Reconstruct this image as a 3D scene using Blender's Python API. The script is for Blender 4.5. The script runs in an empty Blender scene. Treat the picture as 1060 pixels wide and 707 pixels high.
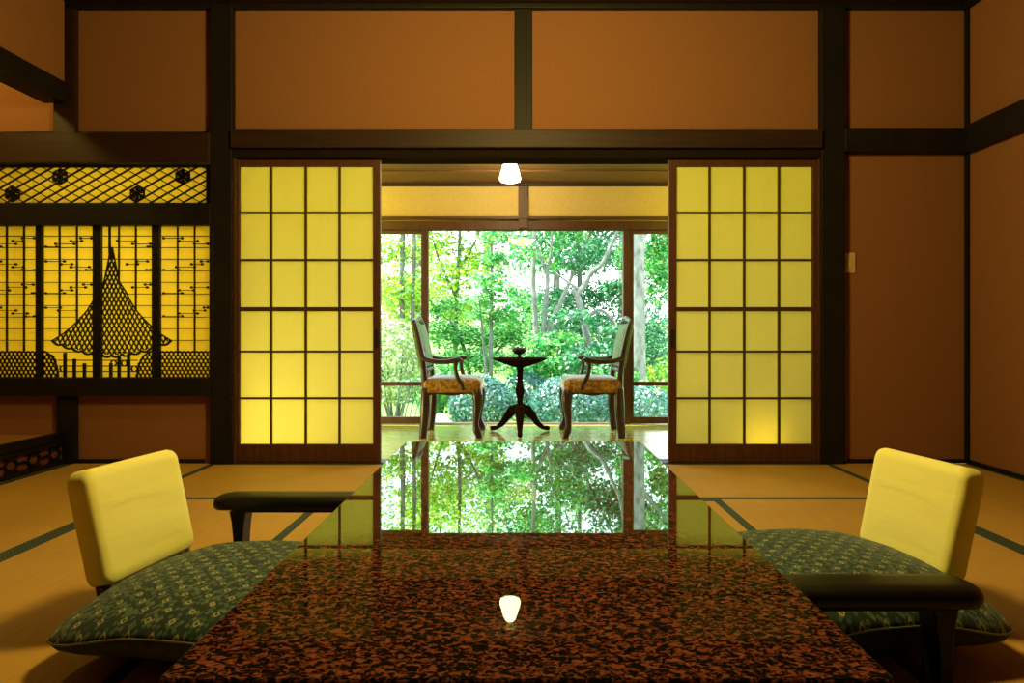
import bpy, math, random
from mathutils import Vector, Matrix
random.seed(7)
SC = bpy.context.scene
COL = SC.collection
F, CX, CY, CH = 730.0, 540.0, 343.0, 0.766      # focal length in px, principal point, eye height
def X(px, Y): return (px - CX) * Y / F
def Z(py, Y): return CH + (CY - py) * Y / F
YA = 4.11                                        # plane of the far wall of the room

# ------------------------------------------------------------------ mesh builder
class MB:
    def __init__(s): s.v = []; s.f = []; s.m = []
    def add(s, vs, fs, mi=0):
        n = len(s.v); s.v += [tuple(p) for p in vs]
        s.f += [tuple(i + n for i in q) for q in fs]; s.m += [mi] * len(fs); return s
    def box(s, x0, x1, y0, y1, z0, z1, mi=0):
        vs = [(x, y, z) for x in (x0, x1) for y in (y0, y1) for z in (z0, z1)]
        return s.add(vs, [(0,1,3,2),(4,6,7,5),(0,4,5,1),(2,3,7,6),(0,2,6,4),(1,5,7,3)], mi)
    def tube(s, pts, rad, n=8, flat=1.0, cap=True):
        pts = [Vector(p) for p in pts]
        if not hasattr(rad, '__len__'): rad = [rad] * len(pts)
        up = None; rings = []
        for i, p in enumerate(pts):
            t = (pts[min(i+1, len(pts)-1)] - pts[max(i-1, 0)]).normalized()
            if up is None: up = Vector((0,1,0)) if abs(t.y) < .9 else Vector((1,0,0))
            a = t.cross(up).normalized(); b = a.cross(t).normalized(); up = b
            rings.append([p + a*rad[i]*math.cos(2*math.pi*k/n) + b*rad[i]*flat*math.sin(2*math.pi*k/n) for k in range(n)])
        vs = [q for r in rings for q in r]; fs = []
        for i in range(len(rings)-1):
            for k in range(n):
                fs.append((i*n+k, i*n+(k+1)%n, (i+1)*n+(k+1)%n, (i+1)*n+k))
        if cap: fs += [tuple(range(n))[::-1], tuple((len(rings)-1)*n+k for k in range(n))]
        return s.add(vs, fs)
    def lathe(s, prof, c=(0,0,0), n=28):
        vs = []; fs = []
        for r, z in prof:
            for k in range(n):
                a = 2*math.pi*k/n; vs.append((c[0]+r*math.cos(a), c[1]+r*math.sin(a), c[2]+z))
        for i in range(len(prof)-1):
            for k in range(n): fs.append((i*n+k, i*n+(k+1)%n, (i+1)*n+(k+1)%n, (i+1)*n+k))
        fs += [tuple(range(n))[::-1], tuple((len(prof)-1)*n+k for k in range(n))]
        return s.add(vs, fs)
    def loops(s, rings, cap=True):
        n = len(rings[0]); vs = [q for r in rings for q in r]; fs = []
        for i in range(len(rings)-1):
            for k in range(n): fs.append((i*n+k, i*n+(k+1)%n, (i+1)*n+(k+1)%n, (i+1)*n+k))
        if cap: fs += [tuple(range(n))[::-1], tuple((len(rings)-1)*n+k for k in range(n))]
        return s.add(vs, fs)
    def strip(s, pts, w, y0, y1, closed=False):
        """flat bars following a polyline drawn in x,z between depths y0 and y1"""
        P = [Vector((p[0], p[1])) for p in pts]
        if closed: P = P + [P[0]]
        for a, b in zip(P[:-1], P[1:]):
            d = b - a
            if d.length < 1e-6: continue
            d.normalize(); q = Vector((-d.y, d.x)) * w/2; e = d*w*.25
            c = [a-e-q, b+e-q, b+e+q, a-e+q]
            vs = [(p.x, y, p.y) for y in (y0, y1) for p in c]
            s.add(vs, [(0,1,2,3),(7,6,5,4),(0,4,5,1),(1,5,6,2),(2,6,7,3),(3,7,4,0)])
        return s
    def prism(s, out, z0, z1):
        n = len(out); vs = [(x,y,z0) for x,y in out] + [(x,y,z1) for x,y in out]
        fs = [tuple(range(n))[::-1], tuple(range(n,2*n))] + [(k,(k+1)%n,n+(k+1)%n,n+k) for k in range(n)]
        return s.add(vs, fs)
    def build(s, name, mats, parent=None, smooth=False, bevel=0, seg=2, sub=0, loc=None):
        me = bpy.data.meshes.new(name); me.from_pydata(s.v, [], s.f); me.update()
        if not isinstance(mats, (list, tuple)): mats = [mats]
        for m in mats: me.materials.append(m)
        for p, mi in zip(me.polygons, s.m): p.material_index = mi; p.use_smooth = smooth
        o = bpy.data.objects.new(name, me); COL.objects.link(o)
        if parent: o.parent = parent
        if loc: o.location = loc
        if bevel:
            b = o.modifiers.new('edge', 'BEVEL'); b.width = bevel; b.segments = seg; b.limit_method = 'ANGLE'; b.angle_limit = .6
        if sub:
            b = o.modifiers.new('smooth', 'SUBSURF'); b.levels = sub; b.render_levels = sub
        return o
def tag(o, label=None, cat=None, group=None, kind=None):
    if label: o['label'] = label
    if cat: o['category'] = cat
    if group: o['group'] = group
    if kind: o['kind'] = kind
    return o
def empty(name, loc, rz=0):
    o = bpy.data.objects.new(name, None); COL.objects.link(o); o.location = loc; o.rotation_euler = (0,0,rz)
    o.empty_display_size = .05; return o
def copy_tree(o, parent=None):
    c = o.copy(); COL.objects.link(c)
    if parent: c.parent = parent
    for ch in list(o.children): copy_tree(ch, c)
    return c
TR = [0]
def trim(mb, m, label, bevel=.004):
    TR[0] += 1
    return tag(mb.build('trim_%d' % TR[0], m, bevel=bevel), label, 'trim', None, 'structure')

# ------------------------------------------------------------------ materials
def new(name):
    m = bpy.data.materials.new(name); m.use_nodes = True; nt = m.node_tree
    return m, nt, nt.nodes['Principled BSDF']
def L(nt, a, b): nt.links.new(a, b)
def coords(nt, scale=(1,1,1), rot=(0,0,0)):
    tc = nt.nodes.new('ShaderNodeTexCoord'); mp = nt.nodes.new('ShaderNodeMapping')
    mp.inputs['Scale'].default_value = scale; mp.inputs['Rotation'].default_value = rot
    L(nt, tc.outputs['Object'], mp.inputs['Vector']); return mp.outputs['Vector']
def noise(nt, vec, scale, detail=3, rough=.6, dist=0):
    n = nt.nodes.new('ShaderNodeTexNoise'); n.inputs['Scale'].default_value = scale; n.inputs['Detail'].default_value = detail
    n.inputs['Roughness'].default_value = rough; n.inputs['Distortion'].default_value = dist
    if vec: L(nt, vec, n.inputs['Vector'])
    return n.outputs['Fac']
def ramp(nt, fac, stops, interp='LINEAR'):
    r = nt.nodes.new('ShaderNodeValToRGB'); r.color_ramp.interpolation = interp
    el = r.color_ramp.elements
    while len(el) > len(stops): el.remove(el[-1])
    while len(el) < len(stops): el.new(1)
    for e, (p, c) in zip(el, stops): e.position = p; e.color = (*c, 1)
    L(nt, fac, r.inputs['Fac']); return r.outputs['Color']
def bump(nt, b, h, strength=.2, dist=.01):
    n = nt.nodes.new('ShaderNodeBump'); n.inputs['Strength'].default_value = strength; n.inputs['Distance'].default_value = dist
    L(nt, h, n.inputs['Height']); L(nt, n.outputs['Normal'], b.inputs['Normal'])
def noisy(name, c0, c1, scale=(1,1,1), nscale=20, rough=.6, bs=0, bd=.01, detail=4, spec=.4, dist=0, lo=.3, hi=.7):
    m, nt, b = new(name); v = coords(nt, scale); f = noise(nt, v, nscale, detail, .6, dist)
    L(nt, ramp(nt, f, [(lo, c0), (hi, c1)]), b.inputs['Base Color']); b.inputs['Roughness'].default_value = rough
    b.inputs['Specular IOR Level'].default_value = spec
    if bs: bump(nt, b, f, bs, bd)
    return m
def cloth_fuzz(m): return m
M = {}
M['wall'] = noisy('wallpaper_brown', (.25,.112,.046), (.31,.142,.06), (1,1,1.6), 90, .9, .35, .004, 5, .1)
M['wall_v'] = noisy('wall_veranda_cream', (.50,.38,.15), (.58,.44,.17), (1,1,1), 60, .9, .1, .003, 4, .1)
M['wood_dark'] = noisy('wood_dark_stained', (.007,.0065,.005), (.014,.011,.007), (1,1,1), 9, .55, .05, .003, 6, .25)
M['wood_dark_x'] = noisy('wood_dark_beam', (.019,.010,.006), (.042,.019,.010), (.6,14,14), 5, .5, .05, .003, 6, .25)
M['wood_lintel'] = noisy('wood_matt_lintel', (.012,.009,.006), (.022,.014,.009), (.6,14,14), 5, .95, .05, .003, 6, .0)
M['wood_red'] = noisy('wood_reddish', (.06,.021,.010), (.11,.04,.018), (14,14,.7), 5, .45, .04, .002, 6, .3)
M['wood_frame'] = noisy('wood_window_frame', (.05,.021,.010), (.085,.035,.016), (6,6,1), 6, .5, .03, .002, 5, .3)
M['wood_ceiling'] = noisy('wood_veranda_ceiling', (.075,.036,.015), (.13,.062,.025), (.5,12,12), 5, .5, .03, .002, 6, .3)
M['wood_chair'] = noisy('wood_carved_walnut', (.02,.009,.005), (.045,.019,.009), (4,4,4), 12, .28, .05, .002, 4, .5)
M['black_lacquer'] = noisy('black_lacquer', (.006,.0055,.005), (.010,.009,.008), (1,1,1), 12, .4, 0, 0, 2, .25)
M['cream_plastic'] = noisy('switch_plastic', (.62,.46,.22), (.66,.5,.25), (1,1,1), 30, .45)
M['metal_dark'] = noisy('dark_metal', (.012,.01,.009), (.02,.017,.014), (1,1,1), 30, .4)

def tatami(name, rot):
    m, nt, b = new(name)
    v = coords(nt, (1,1,1), (0,0,rot))
    mp = nt.nodes.new('ShaderNodeMapping'); mp.inputs['Scale'].default_value = (3, 170, 1); L(nt, v, mp.inputs['Vector'])
    f = noise(nt, mp.outputs['Vector'], 1.0, 3, .6)
    g = noise(nt, v, 2.2, 3)
    mx = nt.nodes.new('ShaderNodeMath'); mx.operation = 'MULTIPLY_ADD'; mx.inputs[1].default_value = .55; L(nt, f, mx.inputs[0])
    k = nt.nodes.new('ShaderNodeMath'); k.operation = 'MULTIPLY'; k.inputs[1].default_value = .45; L(nt, g, k.inputs[0]); L(nt, k.outputs[0], mx.inputs[2])
    L(nt, ramp(nt, mx.outputs[0], [(.3, (.44,.255,.055)), (.7, (.60,.36,.08))]), b.inputs['Base Color'])
    b.inputs['Roughness'].default_value = .55; b.inputs['Specular IOR Level'].default_value = .25
    bump(nt, b, f, .3, .003)
    return m
M['tatami_x'] = tatami('tatami_rush_crosswise', 0); M['tatami_y'] = tatami('tatami_rush_lengthwise', math.pi/2)
def heri():
    m, nt, b = new('tatami_edge_cloth'); v = coords(nt)
    w = nt.nodes.new('ShaderNodeTexChecker'); w.inputs['Scale'].default_value = 110
    w.inputs['Color1'].default_value = (.012,.03,.028,1); w.inputs['Color2'].default_value = (.05,.085,.06,1); L(nt, v, w.inputs['Vector'])
    L(nt, w.outputs['Color'], b.inputs['Base Color']); b.inputs['Roughness'].default_value = .8; return m
M['heri'] = heri()
def veranda_floor():
    m, nt, b = new('veranda_floor_boards'); v = coords(nt, (1,9,1)); f = noise(nt, v, 3, 5, .6, .6)
    wv = nt.nodes.new('ShaderNodeTexWave'); wv.bands_direction = 'Y'; wv.inputs['Scale'].default_value = 2.6; L(nt, coords(nt), wv.inputs['Vector'])
    c = ramp(nt, f, [(.3, (.33,.28,.04)), (.7, (.47,.40,.075))])
    ln = ramp(nt, wv.outputs['Fac'], [(0, (.35,.35,.35)), (.03, (1,1,1))])
    mx = nt.nodes.new('ShaderNodeMix'); mx.data_type = 'RGBA'; mx.blend_type = 'MULTIPLY'; mx.inputs[0].default_value = 1
    L(nt, c, mx.inputs[6]); L(nt, ln, mx.inputs[7]); L(nt, mx.outputs[2], b.inputs['Base Color'])
    b.inputs['Roughness'].default_value = .13; b.inputs['Specular IOR Level'].default_value = .9
    bump(nt, b, f, .06, .004); return m
M['veranda_floor'] = veranda_floor()
def lacquer():
    m, nt, b = new('mottled_red_black_lacquer'); nt.nodes.remove(b); out = nt.nodes['Material Output']
    v = coords(nt, (1, 1.25, 1), (0,0,.5)); f = noise(nt, v, 92, 2.5, .55, .9)
    c = ramp(nt, f, [(.46, (.007,.007,.007)), (.50, (.045,.013,.009)), (.57, (.18,.05,.027)), (.70, (.26,.09,.042))])
    d = nt.nodes.new('ShaderNodeBsdfDiffuse'); L(nt, c, d.inputs['Color'])
    g = nt.nodes.new('ShaderNodeBsdfGlossy'); g.inputs['Roughness'].default_value = .012; g.inputs['Color'].default_value = (.72,1,.86,1)
    lw = nt.nodes.new('ShaderNodeLayerWeight'); lw.inputs['Blend'].default_value = .5
    k = nt.nodes.new('ShaderNodeValToRGB'); el = k.color_ramp.elements
    for p, q in ((.64,.02),(.70,.04),(.714,.18),(.735,.36)): x = el.new(p); x.color = (q,q,q,1)
    el[0].color = (.03,.03,.03,1); el[-1].color = (.56,.56,.56,1); L(nt, lw.outputs['Facing'], k.inputs['Fac'])
    mx = nt.nodes.new('ShaderNodeMixShader'); L(nt, k.outputs[0], mx.inputs[0]); L(nt, d.outputs[0], mx.inputs[1]); L(nt, g.outputs[0], mx.inputs[2])
    L(nt, mx.outputs[0], out.inputs['Surface']); return m
M['lacquer'] = lacquer()
def paper(name, col, tr=.65):
    m, nt, b = new(name); nt.nodes.remove(b); out = nt.nodes['Material Output']
    f = noise(nt, coords(nt, (1,1,2)), 60, 4); c = ramp(nt, f, [(.3, tuple(x*.95 for x in col)), (.7, col)])
    d = nt.nodes.new('ShaderNodeBsdfDiffuse'); t = nt.nodes.new('ShaderNodeBsdfTranslucent'); mx = nt.nodes.new('ShaderNodeMixShader')
    L(nt, c, d.inputs['Color']); L(nt, c, t.inputs['Color']); mx.inputs[0].default_value = tr
    L(nt, d.outputs[0], mx.inputs[1]); L(nt, t.outputs[0], mx.inputs[2]); L(nt, mx.outputs[0], out.inputs['Surface']); return m
M['paper'] = paper('shoji_paper', (.86,.80,.36)); M['paper_w'] = paper('shoin_paper', (.92,.8,.38))
def cover():
    m, nt, b = new('yellow_lit_cotton_cover'); v = coords(nt, (2,1.5,7)); f = noise(nt, v, 2.0, 2, .4, .8)
    g = noise(nt, coords(nt), 500, 2)
    L(nt, ramp(nt, f, [(.3, (.93,.89,.23)), (.7, (.96,.92,.26))]), b.inputs['Base Color']); b.inputs['Roughness'].default_value = .8  # yellow of the lamp light is put into the whitish cloth's base colour
    b.inputs['Sheen Weight'].default_value = .2; b.inputs['Specular IOR Level'].default_value = .15; bump(nt, b, f, .35, .012); return m
M['cover'] = cover()
def zabuton():
    m, nt, b = new('green_patterned_cushion_cloth'); v = coords(nt, (1,1,.2), (0,0,.785))
    vo = nt.nodes.new('ShaderNodeTexVoronoi'); vo.voronoi_dimensions = '2D'; vo.distance = 'CHEBYCHEV'; vo.inputs['Scale'].default_value = 25; vo.inputs['Randomness'].default_value = .0; L(nt, v, vo.inputs['Vector'])
    vo2 = nt.nodes.new('ShaderNodeTexVoronoi'); vo2.voronoi_dimensions = '2D'; vo2.distance = 'CHEBYCHEV'; vo2.inputs['Scale'].default_value = 125; vo2.inputs['Randomness'].default_value = .0; L(nt, v, vo2.inputs['Vector'])
    a = ramp(nt, vo.outputs['Distance'], [(0, (.03,.06,.045)), (.07, (.03,.06,.045)), (.085, (.33,.31,.13)), (.145, (.33,.31,.13)), (.16, (.018,.05,.044)), (.5, (.014,.032,.028))])
    c2 = ramp(nt, vo2.outputs['Color'], [(.0, (0,0,0)), (.55, (0,0,0)), (.57, (.04,.075,.062)), (.8, (.07,.10,.065)), (1, (.17,.17,.08))])
    mx = nt.nodes.new('ShaderNodeMix'); mx.data_type = 'RGBA'; mx.blend_type = 'ADD'; mx.inputs[0].default_value = 1; L(nt, a, mx.inputs[6]); L(nt, c2, mx.inputs[7])
    L(nt, mx.outputs[2], b.inputs['Base Color']); b.inputs['Roughness'].default_value = .75; b.inputs['Sheen Weight'].default_value = .15; b.inputs['Specular IOR Level'].default_value = .2
    bump(nt, b, noise(nt, coords(nt), 260, 2), .3, .002); return m
M['zabuton'] = zabuton()
M['zabuton_dark'] = noisy('dark_green_cushion_underside', (.012,.022,.018), (.03,.045,.034), (1,1,1), 60, .85, .1, .003)
M['brocade'] = noisy('brown_floral_brocade', (.03,.016,.007), (.24,.15,.035), (1,1,1), 42, .7, .2, .003, 2, .2, 1.6, .42, .6)
M['damask'] = noisy('gold_damask', (.16,.065,.012), (.42,.24,.04), (1,1,1), 34, .6, .15, .003, 2, .3, 1.4, .4, .62)
M['wood_table'] = noisy('wood_dark_matt_walnut', (.012,.007,.004), (.028,.013,.007), (4,4,4), 12, .7, .03, .002, 4, .0)
b_ = M['damask'].node_tree.nodes['Principled BSDF']; b_.inputs['Sheen Weight'].default_value = 1; b_.inputs['Sheen Roughness'].default_value = .3; b_.inputs['Sheen Tint'].default_value = (.7,.9,1,1)
M['green_back'] = noisy('green_lit_upholstery', (.07,.15,.045), (.16,.27,.08), (1,1,1), 34, .7, .1, .003, 2, .4, 1.2, .4, .62)  # garden reflected on the upholstery is painted in as green

def leafmat(name, stops, trans=.6, gloss=.09):
    m, nt, b = new(name); nt.nodes.remove(b); out = nt.nodes['Material Output']
    g = nt.nodes.new('ShaderNodeNewGeometry'); c = ramp(nt, g.outputs['Random Per Island'], stops)
    d = nt.nodes.new('ShaderNodeBsdfDiffuse'); t = nt.nodes.new('ShaderNodeBsdfTranslucent'); mx = nt.nodes.new('ShaderNodeMixShader')
    L(nt, c, d.inputs['Color']); L(nt, c, t.inputs['Color']); mx.inputs[0].default_value = trans
    L(nt, d.outputs[0], mx.inputs[1]); L(nt, t.outputs[0], mx.inputs[2])
    gl = nt.nodes.new('ShaderNodeBsdfGlossy'); gl.inputs['Roughness'].default_value = .35; m2 = nt.nodes.new('ShaderNodeMixShader'); m2.inputs[0].default_value = gloss
    L(nt, mx.outputs[0], m2.inputs[1]); L(nt, gl.outputs[0], m2.inputs[2]); L(nt, m2.outputs[0], out.inputs['Surface']); return m
M['leaf_green'] = leafmat('leaf_fresh_green', [(0, (.010,.14,.03)), (.3, (.02,.31,.055)), (.6, (.07,.47,.08)), (.85, (.27,.62,.10)), (.93, (.55,.66,.12)), (1, (.6,.85,.65))])
M['leaf_yellow'] = leafmat('leaf_yellow_green', [(0, (.05,.28,.025)), (.3, (.18,.54,.045)), (.65, (.55,.68,.045)), (.9, (.80,.68,.04)), (1, (.8,.85,.6))])
M['leaf_deep'] = leafmat('leaf_deep_green', [(0, (.006,.08,.025)), (.5, (.015,.19,.045)), (.85, (.06,.32,.09)), (1, (.3,.5,.35))])
M['leaf_shrub'] = leafmat('leaf_clipped_shrub', [(0, (.012,.08,.06)), (.5, (.03,.19,.12)), (.85, (.10,.32,.22)), (1, (.35,.55,.5))])
M['leaf_olive'] = leafmat('leaf_pale_olive', [(0, (.10,.22,.06)), (.5, (.30,.44,.13)), (.85, (.52,.58,.22)), (1, (.7,.75,.5))])
M['bark_pale'] = noisy('bark_pale_grey', (.10,.11,.085), (.30,.30,.25), (1,1,.5), 14, .9, .4, .02, 5, .1)
M['bark_dark'] = noisy('bark_dark_grey', (.06,.07,.05), (.18,.19,.14), (1,1,.4), 14, .9, .4, .02, 5, .1)
M['moss'] = noisy('mossy_ground', (.05,.16,.03), (.20,.30,.08), (1,1,1), 3, .95, .4, .05, 6, .1)
M['rock'] = noisy('blue_grey_rock', (.22,.27,.32), (.5,.56,.6), (1,1,1), 7, .85, .5, .03, 6, .2)
def glass():
    m, nt, b = new('window_glass'); nt.nodes.remove(b); out = nt.nodes['Material Output']
    t = nt.nodes.new('ShaderNodeBsdfTransparent'); g = nt.nodes.new('ShaderNodeBsdfGlossy'); g.inputs['Roughness'].default_value = 0
    fr = nt.nodes.new('ShaderNodeFresnel'); fr.inputs['IOR'].default_value = 1.35
    mx = nt.nodes.new('ShaderNodeMixShader'); L(nt, fr.outputs[0], mx.inputs[0]); L(nt, t.outputs[0], mx.inputs[1]); L(nt, g.outputs[0], mx.inputs[2])
    L(nt, mx.outputs[0], out.inputs['Surface']); return m
M['glass'] = glass()
def emit(name, c, s):
    m, nt, b = new(name); nt.nodes.remove(b); out = nt.nodes['Material Output']
    e = nt.nodes.new('ShaderNodeEmission'); e.inputs['Color'].default_value = (*c,1); e.inputs['Strength'].default_value = s
    L(nt, e.outputs[0], out.inputs['Surface']); return m
M['lampglass'] = emit('lit_milk_glass', (1,.78,.36), 130)
M['box'] = noisy('light_box_plaster', (.72,.6,.36), (.78,.66,.4), (1,1,1), 20, .9)

# ------------------------------------------------------------------ room shell
XL, XR, ZC = -2.63, 2.60, 2.665
def struct(name, mb, m, label, cat, bevel=0):
    return tag(mb.build(name, m, bevel=bevel), label, cat, None, 'structure')
b = MB(); b.box(-3.7, XR, YA, YA+.08, 1.93, ZC); b.box(1.78, XR, YA, YA+.08, 0, 1.93); b.box(-3.7, -1.72, YA, YA+.08, 0, .40); b.box(-3.7, -3.17, YA, YA+.08, .40, 1.93)
struct('wall_back', b, M['wall'], 'brown textured wallpaper panels between dark posts on the far wall', 'wall')
b = MB(); b.box(XR, XR+.08, -2, YA+.08, 0, ZC); struct('wall_right', b, M['wall'], 'brown textured side wall beside the wall switch', 'wall')
b = MB(); b.box(XL-.12, XL, 1.5, YA-.055, 2.20, ZC); struct('wall_left', b, M['wall'], 'brown wall strip above the alcove lintel', 'wall')
b = MB(); b.box(XL-.12, XL, -2, 1.49, 0, ZC); struct('wall_left_near', b, M['wall'], 'plain brown wall on the near side of the alcove', 'wall')
b = MB(); b.box(-3.78, -3.7, 1.4, YA+.08, 0, ZC); b.box(-3.7, XL-.12, 1.4, 1.48, 0, ZC); struct('wall_alcove', b, M['wall'], 'brown wall inside the alcove', 'wall')
b = MB(); b.box(-3.78, XR+.08, -2.08, -2, 0, ZC); struct('wall_front', b, M['wood_dark_x'], 'brown wall behind the viewer', 'wall')
b = MB(); b.box(-3.78, XR+.08, -2.08, YA+.08, ZC, ZC+.06)
struct('ceiling', b, M['wood_dark_x'], 'dark wooden ceiling above the tatami room', 'ceiling')
b = MB(); b.box(-3.78, XR+.08, -2.08, YA+.11, -.12, -.052)
b.box(-2.62, 2.60, -2, 1.465, -.052, 0)
b.box(-3.7, XL, 1.48, YA, -.052, 0); b.box(-2.63, -1.765, 1.47, 2.325, -.052, 0); b.box(1.765, 2.6, 1.47, 2.325, -.052, 0)
struct('floor', b, M['tatami_x'], 'floor under the tatami mats', 'floor')

# posts and beams
def bx(p0, p1, q0, q1, y0, y1, yr=None):
    """box from photo pixels measured at depth yr"""
    yr = yr or y0; return MB().box(X(p0,yr), X(p1,yr), y0, y1, Z(q1,yr), Z(q0,yr))
PF = 4.06
trim(MB().box(X(217,PF), X(240,PF), PF, YA+.09, 0, ZC-.02), M['wood_dark'], 'dark square post between the shoin window and the shoji opening')
trim(MB().box(X(850.5,PF), X(875.5,PF), PF, YA+.09, 0, ZC-.02), M['wood_dark'], 'dark square post beside the wall switch')
trim(MB().box(X(240,4.08), X(244,4.08), 4.08, YA+.1, .004, 1.80), M['wood_red'], 'thin door jamb on the post beside the shoin window', .002)
trim(MB().box(X(847,4.08), X(850.5,4.08), 4.08, YA+.1, .004, 1.80), M['wood_red'], 'thin door jamb on the post near the wall switch', .002)
trim(MB().box(-3.7, XR, 4.07, YA+.02, Z(8.5,4.08), ZC-.002), M['wood_dark'], 'dark beam along the top of the far wall')
trim(MB().box(X(532.5,4.09), X(551,4.09), 4.09, YA+.03, 1.93, Z(9,4.1)), M['wood_dark'], 'short dark strut above the middle of the shoji opening')
YN = 4.035
trim(MB().box(X(240,PF), X(850,PF), YN, YA+.02, Z(152.5,YN), Z(134,YN)), M['wood_dark_x'], 'long brown beam above the shoji opening')
trim(MB().box(X(238,4.09), X(852,4.09), 4.07, YA+.11, Z(164,4.075), Z(152,4.07)), M['wood_lintel'], 'grooved lintel the shoji slide under', .003)
trim(MB().box(X(874,PF), XR, 4.045, YA+.02, Z(159.5,YA), Z(133,4.045)), M['wood_dark'], 'dark beam on the far wall above the wall switch')
trim(MB().box(-3.7, X(218,PF), 4.04, YA+.06, Z(172,YA+.02), Z(137,4.04)), M['wood_dark_x'], 'dark beam above the lattice transom')
trim(MB().box(-3.7, X(218,PF), 4.055, YA+.06, Z(233,4.06), Z(210.5,4.06)), M['wood_dark'], 'dark rail between the lattice transom and the shoin window')
trim(MB().box(-3.7, X(218,PF), 4.05, YA+.06, Z(409,YA), Z(391,4.05)), M['wood_dark'], 'dark sill under the shoin window')
trim(MB().box(X(55,4.08), X(78,4.08), 4.08, YA+.03, Z(137,4.05), ZC-.02), M['wood_dark_x'], 'dark hanging post at the alcove corner')
trim(MB().box(X(58,4.08), X(78,4.08), 4.08, YA+.03, 0, .41), M['wood_dark'], 'short dark post below the shoin window sill')
trim(MB().box(XR-.022, XR, 4.086, YA, 0, Z(5,4.1)), M['wood_dark'], 'thin dark corner strip by the side wall', .002)
trim(MB().box(XR-.05, XR, -1.9, 4.044, 1.796, 1.95), M['wood_dark'], 'dark beam along the side wall')
trim(MB().box(XR-.05, XR, -1.9, 4.068, Z(8.5,4.08), ZC-.002), M['wood_dark'], 'dark beam along the top of the side wall')
trim(MB().box(XL-.12, XL+.012, 1.5, YA-.052, 2.078, 2.198), M['wood_dark'], 'dark lintel over the alcove opening')
trim(MB().box(X(240,4.09), X(850,4.09), 4.092, YA+.11, -.05, .003), M['wood_dark_x'], 'wooden threshold the shoji stand on', .002)
def base(name, x0, x1, y0, y1, label):
    struct(name, MB().box(x0, x1, y0, y1, 0, .022), M['wood_dark'], label, 'baseboard', .002)
base('baseboard_back', X(875,4.1)+.02, XR-.024, 4.093, YA, 'thin dark skirting under the wall with the switch')
base('baseboard_left', X(78,4.1)+.004, X(217,4.1)-.03, 4.093, YA, 'thin dark skirting under the shoin window wall')
base('baseboard_right', XR-.016, XR, 1.5, 4.08, 'thin dark skirting along the side wall')

# raised alcove platform with an openwork front
b = MB(); b.box(-3.698, XL-.05, 1.5, YA-.004, .002, .165)
pl = empty('alcove_platform', (0,0,0)); tag(pl, 'raised alcove platform with a dark openwork front board', 'platform')
b.build('platform_floor', noisy('alcove_floor_board', (.30,.15,.05), (.40,.21,.07), (1,8,1), 4, .5), pl)
b = MB(); b.box(XL-.05, XL-.012, 1.5, YA-.004, .135, .185); b.build('platform_edge', M['black_lacquer'], pl, bevel=.004)
b = MB(); b.box(XL-.035, XL-.03, 1.5, YA-.032, .002, .135); b.build('panel_backing', noisy('red_brown_panel', (.13,.035,.014),(.2,.06,.024)), pl)
b = MB(); b.box(XL-.028, XL-.006, 1.5, YA-.032, .002, .026); b.box(XL-.028, XL-.006, 1.5, YA-.032, .112, .134)
def openwork(mb, cy, cz, r):
    for k in range(6):
        a0, a1 = k*math.pi/3, (k+1)*math.pi/3
        p = [Vector((XL-.017, cy+1.5*r*math.cos(t), cz+r*math.sin(t))) for t in (a0, a1)]
        mb.tube(p, .007, 6)
        mb.tube([p[0], (XL-.017, cy+1.5*r*1.9*math.cos(a0), cz+min(1.0, 1.3)*r*1.25*math.sin(a0))], .006, 6)
y = 1.62
while y < YA-.1:
    openwork(b, y, .07, .032); y += .17
b.build('openwork_panel', M['black_lacquer'], pl)

# ------------------------------------------------------------------ tatami mats
def mat(x0, x1, y0, y1, along, label):
    e = empty('tatami_mat', ((x0+x1)/2, (y0+y1)/2, -.05)); tag(e, label, 'tatami mat', 'tatami mats on the floor')
    hx, hy = (x1-x0)/2-.0008, (y1-y0)/2-.0008; w = .036
    b = MB()
    if along == 'x': b.box(-hx, hx, -hy+w, hy-w, 0, .05)
    else: b.box(-hx+w, hx-w, -hy, hy, 0, .05)
    b.build('rush_surface', M['tatami_x' if along == 'x' else 'tatami_y'], e)
    for s in (-1, 1):
        c = MB()
        if along == 'x': c.box(-hx, hx, min(s*hy, s*(hy-w)), max(s*hy, s*(hy-w)), 0, .0508)
        else: c.box(min(s*hx, s*(hx-w)), max(s*hx, s*(hx-w)), -hy, hy, 0, .0508)
        c.build('edge_cloth', M['heri'], e)
YM = 4.09; HL = 3.235
mat(-1.765, 0, HL-.018, YM, 'x', 'tatami mat laid crosswise in front of the shoji next to the shoin window')
mat(0, 1.755, HL-.018, YM, 'x', 'tatami mat laid crosswise in front of the shoji near the wall switch')
mat(-2.63, -1.765, 2.325, YM, 'y', 'tatami mat along the openwork alcove platform')
mat(1.755, 2.60, 2.325, YM, 'y', 'tatami mat along the plain brown side wall')
mat(-1.765, -.88, 1.47, HL-.018, 'y', 'tatami mat under the floor chair on the alcove side')
mat(.87, 1.755, 1.47, HL-.018, 'y', 'tatami mat under the floor chair on the wall switch side')
mat(-.88, .87, 2.34, HL-.018, 'x', 'tatami mat under the far end of the lacquer table')
mat(-.88, .87, 1.47, 2.34, 'x', 'tatami mat under the middle of the lacquer table')

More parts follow.
